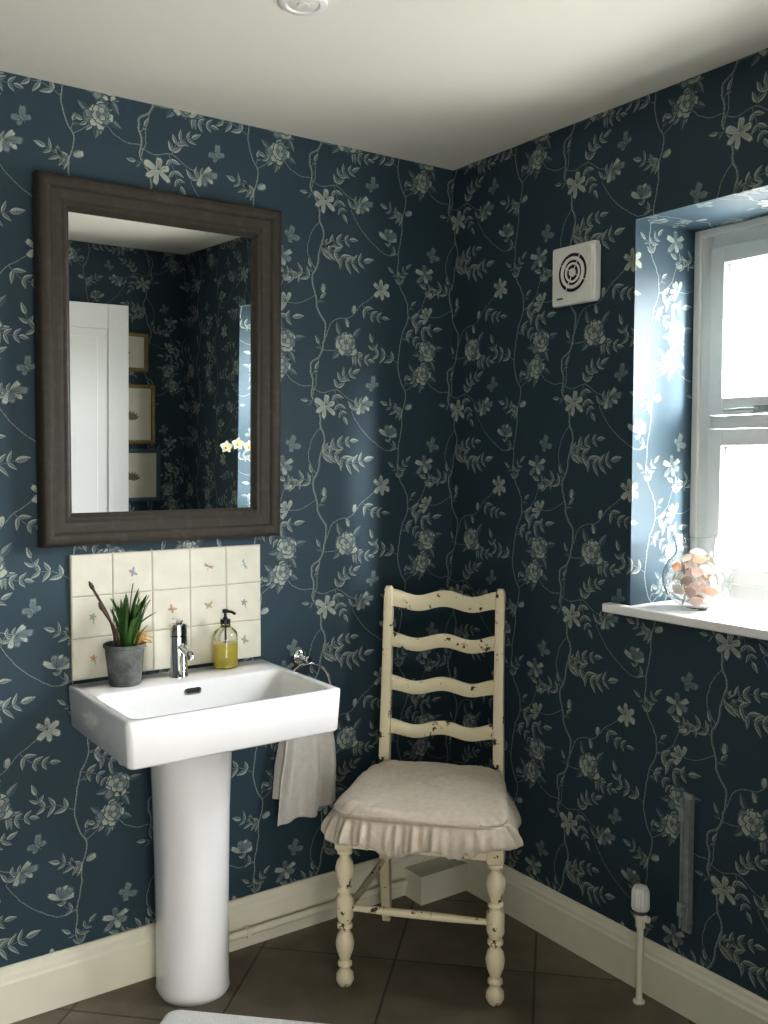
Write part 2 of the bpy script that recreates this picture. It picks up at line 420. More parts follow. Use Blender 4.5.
# wall_back with door opening
w = MB(); w.box(-1.2, 0, YB-.12, YB, 0, H); w.box(XL, -2.62, YB-.12, YB, 0, H); w.box(-2.62, -1.2, YB-.12, YB, 2.14, H)
paper(w, 0, 1.2, .12, H, lambda s, z, o: (-s, YB+o, z), su=.2)
w.obj('wall_back', PM, smooth=False, kind='structure')
w = MB(); w.box(XL-.1, XL, YB-.12, 0, 0, H)
paper(w, 0, -YB, .12, H, lambda s, z, o: (XL+o, -s, z), su=.2)
w.obj('wall_side', PM, smooth=False, kind='structure')
w = MB(); w.box(XL-.1, .32, -4.0, .12, -.1, 0); w.obj('floor', [M_FLOOR], smooth=False, kind='structure')
w = MB(); w.box(XL-.1, .32, -4.0, .12, H, H+.1); w.obj('ceiling', [M_CEIL], smooth=False, kind='structure')
w = MB(); w.box(XL-.1, XL, -4.0, YB-.12, 0, H); w.box(-.7, -.6, -4.0, YB-.12, 0, H); w.box(XL-.1, -.6, -4.1, -4.0, 0, H)
w.obj('wall_hall', [M_WALLB], smooth=False, kind='structure')

# baseboards (moulded profile)
SK = [(0, 0), (.020, 0), (.020, .105), (.017, .112), (.016, .122), (.011, .130), (.009, .140), (.005, .145), (0, .145)]
def skirt(name, a, b_, nrm):
    mb = MB(); L = []
    for p in (a, b_):
        L.append([(p[0]+nrm[0]*d, p[1]+nrm[1]*d, z) for d, z in SK])
    mb.loops(L, 0); mb.obj(name, [M_SKIRT], smooth=False, kind='structure')
skirt('baseboard_left', (XL, 0), (0, 0), (0, -1))
skirt('baseboard_right', (0, 0), (0, YB), (-1, 0))
skirt('baseboard_back', (-1.2, YB), (0, YB), (0, 1))
# boxed corner plinth
w = MB(); w.box(-.21, -.021, -.11, -.021, 0, .088); w.box(-.214, -.021, -.114, -.021, .088, .096)
w.obj('trim_1', [M_SKIRT], smooth=False, kind='structure')
# door trim
w = MB(); w.box(-1.27, -1.2, YB, YB+.015, 0, 2.2); w.box(-2.68, -2.62, YB, YB+.015, 0, 2.2); w.box(-2.68, -1.2, YB, YB+.015, 2.14, 2.2)
w.obj('trim_2', [M_WHITE], smooth=False, kind='structure')

# ------------------------------------------------------------------ window
win = root('window_1', (WD, (WY0+WY1)/2, WZ0), kind='structure')
def fr_rect(mb, y0, y1, z0, z1, wd, x0, x1, mi=0):
    mb.box(x0, x1, y0, y0+wd, z0, z1, mi); mb.box(x0, x1, y1-wd, y1, z0, z1, mi)
    mb.box(x0, x1, y0+wd, y1-wd, z0, z0+wd, mi); mb.box(x0, x1, y0+wd, y1-wd, z1-wd, z1, mi)
hw = (WY0-WY1)/2; hh = WZ1-WZ0
FO = .056; SW = .054
mb = MB(); fr_rect(mb, -hw, hw, .024, hh, FO, 0, .06)
mb.box(0, .06, -.03, .03, .024+FO, hh-FO)
ztr = 1.552-WZ0
mb.box(0, .06, -hw+FO, -.03, ztr-.018, ztr+.018); mb.box(0, .06, .03, hw-FO, ztr-.018, ztr+.018)
mb.box(-.012, 0, -hw, -hw+.022, .024, hh); mb.box(-.012, 0, hw-.022, hw, .024, hh); mb.box(-.012, 0, -hw+.022, hw-.022, hh-.022, hh)
mb.obj('window_frame', [M_WHITE], win, smooth=False, bevel=.003)
for (y0, y1) in ((-hw+FO, -.03), (.03, hw-FO)):
    for (z0, z1, gm) in ((.024+FO, ztr-.018, M_PANE2), (ztr+.018, hh-FO, M_PANE)):
        mb = MB(); g = .002; q = SW+.002
        fr_rect(mb, y0+g, y1-g, z0+g, z1-g, SW-.008, -.016, .03)
        fr_rect(mb, y0+q-.008, y1-q+.008, z0+q-.008, z1-q+.008, .010, .0, .022)
        s_ = mb.obj('sash', [M_WHITE], win, smooth=False, bevel=.003)
        mb = MB(); mb.face([(.012, y0+q, z0+q), (.012, y1-q, z0+q), (.012, y1-q, z1-q), (.012, y0+q, z1-q)])
        mb.obj('window_pane', [gm], s_, smooth=False)
        if gm is M_PANE:
            mb = MB(); yc = (y0+y1)/2
            mb.box(-.022, -.016, yc-.03, yc+.03, z0+.006, z0+.022)
            mb.tube([(-.026, yc+.02, z0+.014), (-.029, yc+.06, z0+.015), (-.030, yc+.115, z0+.012)], .0036, 8)
            mb.tube([(-.018, yc+.02, z0+.014), (-.028, yc+.02, z0+.014)], .005, 8)
            mb.obj('casement_stay', [M_BRACK], s_, label='grey metal casement stay')
mb = MB(); mb.box(-.036, -.0015, WY1-.07, WY0+.07, 1.0255, 1.05); mb.box(-.0015, WD-.013, WY1+.001, WY0-.001, 1.0255, 1.05)
mb.obj('trim_3', [M_WHITE], smooth=False, bevel=.004, kind='structure')

# ------------------------------------------------------------------ mirror
mw, mh = .343, .937
mr_ = root('wall_mirror', (-1.0275, -.010, 1.225), (math.radians(1.3), 0, 0), 'wall mirror in a heavy dark weathered wooden frame', 'mirror')
prof = [(0,.0),(0,.030),(.003,.038),(.009,.044),(.017,.046),(.025,.044),(.032,.038),(.036,.034),(.048,.032),(.058,.029),(.062,.025),(.065,.025),(.068,.027),(.073,.026),(.078,.018),(.084,.012),(.084,.004)]
mb = MB(); L = []
for d, h_ in prof:
    x0, x1, z0, z1 = -mw+d, mw-d, d, mh-d
    L.append([(x0, -h_, z0), (x1, -h_, z0), (x1, -h_, z1), (x0, -h_, z1)])
mb.loops(L, 0, False, False)
mb.obj('mirror_frame', [M_FRAME], mr_, ang=35)
mb = MB(); mb.box(-mw+.082, mw-.082, -.0085, -.004, .082, mh-.082); mb.obj('mirror_glass', [M_MIRROR], mr_, smooth=False)

# ------------------------------------------------------------------ tile backsplash
TL0, TT, ts = -1.289, 1.198, .1112
mb = MB(); mb.box(0, 5*ts, -.007, -.0015, -3*ts, 0, 1)
for i in range(5):
    for j in range(3):
        x0, z1 = i*ts+.0008, -j*ts-.0008
        x1, z0 = x0+ts-.0016, z1-ts+.0016
        L = [[(x0,-.007,z0),(x1,-.007,z0),(x1,-.007,z1),(x0,-.007,z1)], [(x0,-.010,z0),(x1,-.010,z0),(x1,-.010,z1),(x0,-.010,z1)]]
        e = .003; L.append([(x0+e,-.012,z0+e),(x1-e,-.012,z0+e),(x1-e,-.012,z1-e),(x0+e,-.012,z1-e)])
        mb.loops(L, 0, False, True)
def motif(cx, cz, kind, c1, c2, a=0.3, s=.0130):
    def P(pts, mi, o=.0127): mb.face([(p[0], -o, p[1]) for p in xf(pts, cx, cz, a)], mi)
    el = lambda L, W, ox=0, oy=0, r=0: xf([(L*math.cos(t*pi/5), W*math.sin(t*pi/5)) for t in range(10)], ox, oy, r)
    if kind == 'b':
        for sg in (1, -1):
            P(el(s*.6, s*.28, s*.35, sg*s*.5, sg*.8), c1); P(el(s*.42, s*.22, -s*.3, sg*s*.42, -sg*.8), c2)
        P(el(s*.6, s*.09), 6, .013)
    elif kind == 'd':
        P(el(s*1.1, s*.09), c2, .013)
        for sg in (1, -1):
            P(el(s*.75, s*.13, s*.3, sg*s*.6, sg*1.3), c1); P(el(s*.65, s*.12, s*.05, sg*s*.55, sg*1.7), c1)
    else:
        for k in range(5): P(el(s*.4, s*.2, s*.4*math.cos(k*1.257), s*.4*math.sin(k*1.257), k*1.257), c1)
        P(el(s*.16, s*.16), c2, .013); P([(-s*.1,-s*.4),(s*.1,-s*.4),(s*.3,-s*1.5),(s*.15,-s*1.5)], 4)
for i, j, k, c1, c2, a in ((1,0,'b',3,5,.4),(3,0,'d',6,2,1.2),(0,1,'f',4,2,0),(2,1,'b',2,5,.9),(4,0,'d',3,4,.4),(1,1,'d',4,2,.3),(3,1,'b',4,2,1.7),(4,1,'f',5,3,.2),(4,2,'b',4,3,.5),(0,2,'f',2,4,.2)):
    motif((i+.5)*ts, -(j+.5)*ts, k, c1, c2, a)
mb.obj('tile_backsplash', [M_TILE, M_GROUT, M_ORANGE, M_BLUE, M_GREEN, M_PURP, M_INK], None, (TL0, 0, TT), smooth=False,
       label='cream tile splashback with small painted insects above the washbasin', cat='tiles')

# ------------------------------------------------------------------ sink
sk = root('pedestal_sink', (-1.018, -.013, 0), label='white ceramic pedestal washbasin against the papered wall', cat='sink')
mb = MB(); R = .02
ft = .858
L = [rrect(-.10,.11,-.22,-.001,.04,.735), rrect(-.24,.24,-.40,0,.03,.742), rrect(-.276,.276,-.436,0,.016,.746), rrect(-.281,.281,-.441,0,.016,.752),
     rrect(-.286,.286,-.446,0,.015,ft-.006), rrect(-.285,.285,-.445,-.001,.014,ft-.002), rrect(-.282,.282,-.442,-.004,.012,ft),
     rrect(-.266,.266,-.426,-.142,.030,ft), rrect(-.262,.262,-.422,-.146,.030,ft-.003), rrect(-.259,.259,-.419,-.149,.030,ft-.010),
     rrect(-.240,.240,-.405,-.160,.045,ft-.070), rrect(-.215,.215,-.385,-.175,.055,ft-.086), rrect(-.10,.10,-.32,-.22,.045,ft-.094), rrect(-.02,.02,-.285,-.245,.019,ft-.096)]
mb.loops(L, 0); mb.obj('basin', [M_CERAM], sk, ang=50)
mb = MB(); Lp = []
for z, xw, yf in ((0,.093,-.212),(.012,.097,-.216),(.03,.094,-.214),(.2,.094,-.214),(.5,.098,-.219),(.68,.104,-.226),(.734,.110,-.238)):
    Lp.append(rrect(.008-xw, .008+xw, yf, -.01, min(.088, xw-.003), z, 8))
mb.loops(Lp, 0); mb.obj('pedestal', [M_CERAM], sk, ang=50)
mb = MB(); mb.lathe([(0,.022),(.002,.022),(.003,.018)], (0,-.265,ft-.0955), 24); mb.obj('drain', [M_CHROME], sk)
mb = MB()
def slot(mb, w_, h_, y, y2, mi):
    a = [(-w_+h_*math.cos(t), y, h_*math.sin(t)) for t in [pi/2+pi*i/8 for i in range(9)]]
    a += [(w_+h_*math.cos(t), y, h_*math.sin(t)) for t in [-pi/2+pi*i/8 for i in range(9)]]
    bq = [(p[0], y2, p[2]) for p in a]; mb.loops([a, bq], mi)
slot(mb, .016, .0085, 0, -.003, 0); slot(mb, .014, .0048, -.003, -.0036, 1)
mb.obj('overflow', [M_CHROME, M_DARK], sk, (-.0, -.1515, ft-.026), (math.radians(-10), 0, 0))
# faucet
fa = root('faucet', (-.006, -.075, ft), label='chrome mono basin tap'); fa.parent = sk
mb = MB(); mb.lathe([(0,.0245),(.003,.0245),(.004,.0235),(.112,.0235),(.113,.021)], seg=32)
mb.tube([(0,-.010,.086),(0,-.068,.074),(0,-.075,.072),(0,-.080,.067),(0,-.081,.060)], [.0105,.0105,.0105,.0105,.0100], 18)
mb.obj('faucet_body', [M_CHROME], fa, ang=50)
mb = MB(); mb.lathe([(.1145,.0235),(.142,.0235),(.145,.021)], seg=32)
mb.loops([rrect(-.010,.010,-.010,.014,.004,.144), rrect(-.011,.011,-.012,.032,.004,.147), rrect(-.010,.010,-.010,.040,.004,.153), rrect(-.009,.009,-.008,.038,.004,.155)])
mb.obj('faucet_handle', [M_CHROME], fa)

# ------------------------------------------------------------------ potted bulbs
pp = root('potted_plant', (-1.176, -.092, ft+.0003), label='potted green spring bulbs in grey zinc pot on basin', cat='plant')
mb = MB(); mb.lathe([(0,.038),(.004,.041),(.050,.0455),(.098,.051),(.101,.055),(.108,.055),(.109,.052),(.104,.049),(.092,.047)], seg=36, cap1=False)
mb.obj('plant_pot', [M_ZINC], pp)
mb = MB(); mb.lathe([(.088,.0465),(.096,.035),(.099,.0)], seg=24, cap1=False); mb.obj('soil', [M_SOIL], pp)
mb = MB(); rnd = random.Random(3)
def blade(mb, bx, by, a, lean, h, w_, tw=0):
    d = Vector((math.cos(a), math.sin(a), 0)); L1 = []
    N = 10
    for i in range(N):
        t = i/(N-1); r = lean*t**1.8
        aa = a+pi/2+tw*t; sd = Vector((math.cos(aa), math.sin(aa), 0)); nn = Vector((-sd.y, sd.x, 0))
        c = Vector((bx, by, .092+h*(t-.12*t**3*(lean/.05)))) + d*r
        ww = w_*(.8+.2*math.sin(pi*t))*min(1, (1.0001-t)*7)**.6
        ww = max(ww, .0006)
        L1.append([c-sd*ww+nn*.0010, c-nn*.0010, c+sd*ww+nn*.0010, c+nn*.0018])
    mb.loops(L1, 0)
for k in range(46):
    a = rnd.uniform(0, 2*pi); r0 = rnd.uniform(0, .028)
    blade(mb, .008+r0*math.cos(a), r0*math.sin(a), a+rnd.uniform(-.5,.5), rnd.uniform(.004,.045), rnd.uniform(.07,.155), rnd.uniform(.0042,.0066), rnd.uniform(-.8,.8))
for a, ln, h_ in ((-.6,.060,.150),(-.9,.035,.165),(-.3,.075,.115),(2.4,.04,.12),(-.5,.015,.180),(.2,.055,.14),(-.1,.03,.17)):
    blade(mb, .010, 0, a, ln, h_, .0062, .4)
mb.obj('leaves', [M_LEAF], pp)
mb = MB()
for dx, dy, h_, ln in ((-.020,.0,.165,-.060),(-.014,-.01,.11,-.045)):
    pts = spline([(dx,dy,.092),(dx+ln*.3,dy,.092+h_*.5),(dx+ln,dy,.092+h_)], 6)
    mb.tube(pts, [.0034]*len(pts), 8)
    q = pts[-1]; mb.tube([q, q+Vector((-.003,0,.006)), q+Vector((-.007,0,.014)), q+Vector((-.011,0,.022))], [.0036,.0058,.005,.001], 8)
mb.obj('bud_stem', [M_BUD], pp, label='brown budding stems')
mb = MB()
for k in range(26):
    a = rnd.uniform(-1.1, .9); bx, by = .022*math.cos(a), .022*math.sin(a); ln = rnd.uniform(.03,.055); h_ = rnd.uniform(.0,.045)
    mb.tube(spline([(bx,by,.093),(bx+ln*.5*math.cos(a),by+ln*.5*math.sin(a),.10+h_),(bx+ln*math.cos(a),by+ln*math.sin(a),.100+h_*.7)], 3), .0012, 5)
mb.obj('dried_straw', [M_STRAW], pp)

# ------------------------------------------------------------------ soap dispenser
sd = root('soap_dispenser', (-.872, -.062, ft+.0003), (0,0,math.radians(-8)), 'clear hand soap bottle with yellow liquid and black pump', 'soap bottle')
mb = MB()
mb.lathe([(0,.030),(.003,.034),(.095,.034),(.104,.031),(.112,.022),(.118,.0145),(.126,.0135)], seg=36)
mb.obj('bottle', [M_GLASS], sd, ang=50)
mb = MB(); mb.lathe([(.004,.028),(.007,.0315),(.070,.0315)], seg=36)
mb.obj('liquid_soap', [M_LIQ], sd)
mb = MB(); mb.lathe([(.1265,.0145),(.138,.0145),(.140,.008),(.146,.004),(.156,.004),(.157,.009),(.165,.009),(.167,.006)], seg=20)
mb.tube([(0,0,.161),(.012,-.020,.161),(.018,-.032,.157)], .0042, 8); mb.tube([(0,0,.126),(0,0,.012)], .002, 6)
mb.obj('pump', [M_BLACK], sd)

# ------------------------------------------------------------------ towel ring + towel
tr = root('towel_ring', (-.595, -.001, .845), label='chrome wall towel ring beside the basin', cat='towel ring')
mb = MB(); mb.lathe([(0,.024),(.004,.024),(.007,.020),(.008,.010),(.040,.009),(.046,.012),(.054,.012),(.057,.008)], axis='Y', seg=24); mb.obj('ring_mount', [M_CHROME], tr)
mb = MB(); mb.tube([(.078*math.sin(2*pi*i/40), -.048, -.078-.012+.078*math.cos(2*pi*i/40)) for i in range(40)], .0045, 10, closed=True)
mb.obj('ring', [M_CHROME], tr)
mb = MB(); NU, NV = 96, 44
def towel_layer(y0, zb, sl, ph):
    L = []
    for j in range(NV+1):
        v = j/NV; row = []
        for i in range(NU+1):
            u = i/NU
            wdt = .062+.038*min(1, v*1.6)**.7
            z = -.158-zb*v - sl*u*v + .006*math.sin(u*9)*v
            x = (u-.5)*2*wdt - .010*v + .006*math.sin(v*4+u*8)*v
            fold = .013*math.sin(u*pi*6+ph+v*.7+.8*math.sin(u*6)) + .004*math.sin(u*25+2+v*2)
            y = y0*min(1, .25+v*2.0) + fold*min(1, .25+v*1.2)
            row.append((x, y, z))
        L.append(row)
    return L
rows = list(reversed(towel_layer(-.020, .325, -.035, .6))) + towel_layer(.018, .25, .03, 2.0)
mb.loops([[(p[0], p[1]-.049, p[2]) for p in r_] for r_ in rows], 0, False, False, closed=False)
tw = mb.obj('hand_towel', [M_TOWEL], None, (-.594, 0, .842), label='pale grey-beige hand towel hanging from the towel ring', cat='towel', ang=180)
md = tw.modifiers.new('thick', 'SOLIDIFY'); md.thickness = .003; md.offset = 0

# ------------------------------------------------------------------ chair
CA = math.atan2(-.738, .675)
ch = root('dining_chair', (-.3927, -.393, 0), (0,0,CA), 'distressed cream painted ladder-back chair with turned front legs', 'chair')
TURN = [(0,.013),(.004,.018),(.018,.025),(.034,.024),(.046,.015),(.052,.013),(.058,.020),(.066,.020),(.072,.013),(.082,.016),(.10,.023),(.120,.026),(.140,.022),(.152,.014),(.158,.013),(.163,.021),(.172,.021),(.176,.015),(.182,.018),(.192,.024),
        (.245,.024),(.252,.017),(.258,.014),(.263,.021),(.271,.021),(.276,.014),(.288,.017),(.308,.024),(.326,.0265),(.344,.022),(.356,.014),(.362,.013),(.367,.021),(.376,.021),(.380,.016)]
for sx in (-1, 1):
    mb = MB(); mb.lathe([(z*1.02, r) for z, r in TURN], seg=28)
    mb.loops([rrect(-.019,.019,-.019,.019,.004,.386), rrect(-.023,.023,-.023,.023,.004,.392), rrect(-.023,.023,-.023,.023,.004,.466), rrect(-.019,.019,-.019,.019,.004,.468)])
    mb.obj('leg', [M_CHAIR], ch, (sx*.2065, -.18, 0), ang=60, label='turned front leg')
def post(sx):
    L = []
    for z, y, h_ in ((0,.035,.014),(.02,.033,.016),(.20,.012,.018),(.42,0,.019),(.50,.002,.019),(.75,.022,.017),(1.0,.050,.016),(1.045,.055,.015),(1.055,.056,.010)):
        x = -.003*sx*(z > .5)
        L.append([(p[0]+x, p[1]+y, z) for p in rrect(-h_*.9, h_*.9, -h_, h_, .005, 0, 3)])
    mb = MB(); mb.loops(L); mb.obj('leg', [M_CHAIR], ch, (sx*.176, .18, 0), ang=50, label='square back leg rising into backrest post')
post(-1); post(1)
SL = [(1.010,.048),(.882,.040),(.750,.040),(.617,.040)]
for zc, hh_ in SL:
    mb = MB(); L = []; N = 32; yb = .002+.048*max(0,(zc-.5))/.5
    for i in range(N+1):
        t = -1+2*i/N; x = t*.166
        zz = zc+.008*math.cos(2*pi*t)*(.6+.4*abs(t)) + .002
        top = zz+hh_*.5*(1+.12*math.cos(2*pi*t)); bot = zc+.006*math.cos(2*pi*t)-hh_*.5*(1-.06*math.cos(2*pi*t))
        y = .18+yb+.018*(1-t*t)
        L.append([(x, y-.006, bot+.002), (x, y-.0045, bot), (x, y+.0045, bot), (x, y+.006, bot+.002), (x, y+.006, top-.002), (x, y+.0045, top), (x, y-.0045, top), (x, y-.006, top-.002)])
    mb.loops(L); mb.obj('backrest_slat', [M_CHAIR], ch, ang=40, label='wavy ladder-back rail')
mb = MB()
mb.box(-.186,.186,-.196,-.168,.394,.456); mb.box(-.158,.158,.170,.192,.396,.456)
for sx in (-1,1):
    L = [[(sx*.2065-.011, -.16, .396),(sx*.2065+.011, -.16, .396),(sx*.2065+.011,-.16,.456),(sx*.2065-.011,-.16,.456)],
         [(sx*.176-.011, .165, .396),(sx*.176+.011, .165, .396),(sx*.176+.011,.165,.456),(sx*.176-.011,.165,.456)]]
    mb.loops(L)
mb.loops([[(-.180,-.200,.457),(.180,-.200,.457),(.205,-.155,.457),(.180,.155,.457),(.156,.195,.457),(-.156,.195,.457),(-.180,.155,.457),(-.205,-.155,.457)],
          [(-.180,-.200,.4695),(.180,-.200,.4695),(.205,-.155,.4695),(.180,.155,.4695),(.156,.195,.4695),(-.156,.195,.4695),(-.180,.155,.4695),(-.205,-.155,.4695)]])
mb.obj('seat', [M_CHAIR], ch, smooth=False, bevel=.002)
def strt(a, b_, r=.009):
    mb = MB(); a = Vector(a); b_ = Vector(b_)
    pts = [a.lerp(b_, t/8) for t in range(9)]
    mb.tube(pts, [r*(.8+.35*math.sin(pi*t/8)) for t in range(9)], 10); mb.obj('stretcher', [M_CHAIR], ch)
strt((-.188,-.18,.222), (.188,-.18,.222), .010)
for sx in (-1,1):
    strt((sx*.204,-.160,.205), (sx*.179,.172,.205))
strt((-.162,.19,.25), (.162,.19,.25))

# seat cushion
cu = root('seat_cushion', (-.3927, -.393, .4705), (0,0,CA), 'crumpled beige linen seat cushion with gathered ruffle on the chair', 'cushion')
def outl(a, k=1.0):
    c, s_ = math.cos(a), math.sin(a); e = .40
    X = abs(c)**e*(1 if c >= 0 else -1); Y = abs(s_)**e*(1 if s_ >= 0 else -1)
    y = -.046+.200*Y*k
    hwid = .250-.052*(Y+1)/2
    return X*hwid*k, y
mb = MB(); NA = 280; L = []
def crease(x, y, x0, y0, dx, dy, w_, h_, ln=.09):
    u = (x-x0)*dx+(y-y0)*dy; v = -(x-x0)*dy+(y-y0)*dx
    return h_*math.exp(-(v/w_)**2-(u/ln)**2)
CRS = []
rc = random.Random(21)
for k in range(60):
    a_ = rc.uniform(0, pi); CRS.append((rc.uniform(-.23,.23), rc.uniform(-.24,.14), math.cos(a_), math.sin(a_), rc.uniform(.005,.012), rc.uniform(-.006,.007), rc.uniform(.02,.08)))
def cz(x, y):
    return (.0030*math.sin(x*31+1+y*9)+.0030*math.sin(y*37+x*20)+ sum(crease(x, y, *c) for c in CRS))
KS = [(.93,.0),(.97,.006),(.985,.014),(.985,.020),(1.0,.028),(1.005,.038),(.995,.047),(.975,.053),(.94,.057)] + [(.90-.035*i, .060+.007*(i/25)) for i in range(26)]
for k, z in KS:
    lp = []
    for i in range(NA):
        a = 2*pi*i/NA; x, y = outl(a, max(k, .012))
        rip = .0 if z < .01 else cz(x, y)*(1 if k < .95 else .4)
        pk = .0
        if .84 < k and z > .03: pk = -.0030*abs(math.sin(i*.8+math.sin(i*.31)*2))*(k-.84)/.16*1.5
        lp.append((x, y, z+rip+pk+(.012*(y+.04)/.2 if z > .04 else 0)))
    L.append(lp)
mb.loops(L, 0); mb.obj('cushion_pad', [M_LINEN], cu, ang=180)
mb = MB(); NA = 900; L = []
rr_ = random.Random(5); ph = [rr_.uniform(0, 6) for _ in range(4)]
big = [outl(2*pi*i/4000) for i in range(4001)]; acc = [0]
for i in range(4000): acc.append(acc[-1]+math.dist(big[i], big[i+1]))
def at(s):
    j = min(3999, max(0, bisect.bisect_left(acc, s*acc[-1])-1)); t = (s*acc[-1]-acc[j])/max(1e-9, acc[j+1]-acc[j])
    return (big[j][0]+(big[j+1][0]-big[j][0])*t, big[j][1]+(big[j+1][1]-big[j][1])*t)
for j in range(10):
    v = j/9; lp = []
    for i in range(NA):
        s_ = i/NA; x, y = at(s_); x0, y0 = at((s_-.010) % 1); x1, y1 = at((s_+.010) % 1)
        nx, ny = y1-y0, -(x1-x0); d = math.hypot(nx, ny) or 1; nx /= d; ny /= d
        back = max(0, min(1, (y-.05)/.10)); a = 2*pi*s_
        w_ = math.sin(a*34+3.4*math.sin(a*5+ph[0])+ph[1]+v*.6*math.sin(a*13))+.6*math.sin(a*61+ph[2]+2.5*math.sin(a*3))
        fl = -.001+.028*math.sin(v*1.75)*(1-.9*back)+.0105*w_*(v**.6)*(1-.85*back)*(.7+.6*math.sin(a*7))
        z = .026-(.066+.008*math.sin(a*3+1)+.008*math.sin(a*9+ph[3]))*v + .006*w_*v
        if y > .13 and ny > .5: z = max(z, .026-.078*v*.3)
        lp.append((x+nx*fl, y+ny*fl, z))
    L.append(lp)
mb.loops(L, 0, False, False); rf = mb.obj('ruffle', [M_LINEN], cu, ang=180)
md = rf.modifiers.new('thick', 'SOLIDIFY'); md.thickness = .0018; md.offset = 1

# ------------------------------------------------------------------ extractor fan
fx = root('extractor_fan', (-.001, -.577, 1.972), label='square white wall extractor fan with round grille', cat='extractor fan')
mb = MB(); S = .083
def rr_x(h_, r, x, n=5): return [(x, p[0], p[1]) for p in rrect(-h_, h_, -h_, h_, r, 0, n)]
mb.loops([rr_x(S-.006,.006,0), rr_x(S-.006,.006,-.010), rr_x(S,.006,-.011), rr_x(S,.006,-.026), rr_x(S-.003,.006,-.030), rr_x(S-.010,.006,-.030), rr_x(S-.012,.005,-.033)])
mb.obj('fan_housing', [M_PLAST], fx, ang=30)
mb = MB(); mb.lathe([(0,.054),(.0012,.054)], (-.033,-.004,.004), 40, 1, axis='X')
def rg(r, t):
    mb.tube([(-.0355, -.004+r*math.cos(2*pi*i/48), .004+r*math.sin(2*pi*i/48)) for i in range(48)], t, 8, 0, closed=True)
rg(.0560,.0020); rg(.040,.0052); rg(.025,.0034)
mb.lathe([(0,.012),(.005,.012),(.007,.009)], (-.033,-.004,.004), 28, 0, axis='X')
for k in range(4):
    a = k*pi/2+.5; mb.tube([(-.0350, -.004+.010*math.cos(a), .004+.010*math.sin(a)), (-.0350, -.004+.054*math.cos(a), .004+.054*math.sin(a))], .0016, 6)
mb.obj('fan_grille', [M_PLAST, M_PLGREY], fx)
mb = MB(); mb.box(-.0336,-.0325,.035,.058,-.066,-.062); mb.obj('fan_badge', [M_PLGREY], fx, smooth=False)

# ------------------------------------------------------------------ radiator valve, pipes, bracket
rv = root('radiator_valve', (-.064, -.880, 0), label='white thermostatic radiator valve on a painted floor pipe', cat='radiator valve')
mb = MB(); mb.lathe([(0,.016),(.004,.016),(.006,.009),(.215,.009)], seg=18); mb.obj('pipe', [M_SKIRT], rv)
mb = MB(); mb.lathe([(.205,.013),(.225,.013),(.227,.016),(.240,.016),(.243,.011),(.258,.011)], seg=6); mb.tube([(0,0,.236),(0,-.028,.236)], .009, 12)
mb.obj('valve_body', [M_SKIRT], rv, ang=30)
mb = MB(); mb.lathe([(.244,.0165),(.252,.0165)], seg=24); mb.obj('valve_collar', [M_STEEL], rv)
mb = MB(); L = []
for z, r in ((.252,.015),(.256,.021),(.262,.0225),(.305,.0215),(.316,.018),(.320,.010)):
    L.append([((r+(.0018 if i % 4 < 2 else -.0014)*(r > .019))*math.cos(2*pi*i/48), (r+(.0018 if i % 4 < 2 else -.0014)*(r > .019))*math.sin(2*pi*i/48), z) for i in range(48)])
mb.loops(L); mb.obj('thermostat_head', [M_PLAST], rv, ang=30, label='ribbed cream thermostat head')
mb = MB(); mb.tube([(-.895,-.040,.055),(-.22,-.040,.055)], .0115, 14)
for x in (-.80,-.45): mb.box(x-.006,x+.006,-.053,-.0205,.042,.068)
mb.obj('heating_pipe', [M_SKIRT], label='cream painted heating pipe running along the skirting', cat='pipe')
br_ = MB(); br_.box(-.010,0,-.013,.013,0,.365); br_.box(-.022,-.010,-.013,-.0095,.01,.355); br_.box(-.022,-.010,.0095,.013,.01,.355)
for z in (.05,.30): br_.box(-.034,-.010,-.007,.007,z,z+.022); br_.box(-.038,-.034,-.007,.007,z,z+.036)
for z in (.10,.26): br_.lathe([(0,.005),(.003,.005)], (-.010,0,z), 10, axis='X')
br_.obj('wall_bracket', [M_BRACK], None, (-.0015,-.985,.220), smooth=False, label='bare grey metal radiator bracket screwed to the wall', cat='bracket')

# ------------------------------------------------------------------ downlight
dl = root('ceiling_downlight', (-1.0, -.735, H-.001), label='white round recessed ceiling downlight, switched off', cat='light')
mb = MB(); mb.lathe([(0,.052),(-.003,.051),(-.006,.046),(-.006,.036),(-.003,.033)], seg=36, cap0=False, cap1=False); mb.obj('bezel', [M_WHITE], dl)
mb = MB(); mb.lathe([(-.002,.034),(-.0045,.030),(-.0045,.014),(-.0065,.012)], seg=30); mb.obj('lamp_lens', [M_PLAST], dl)

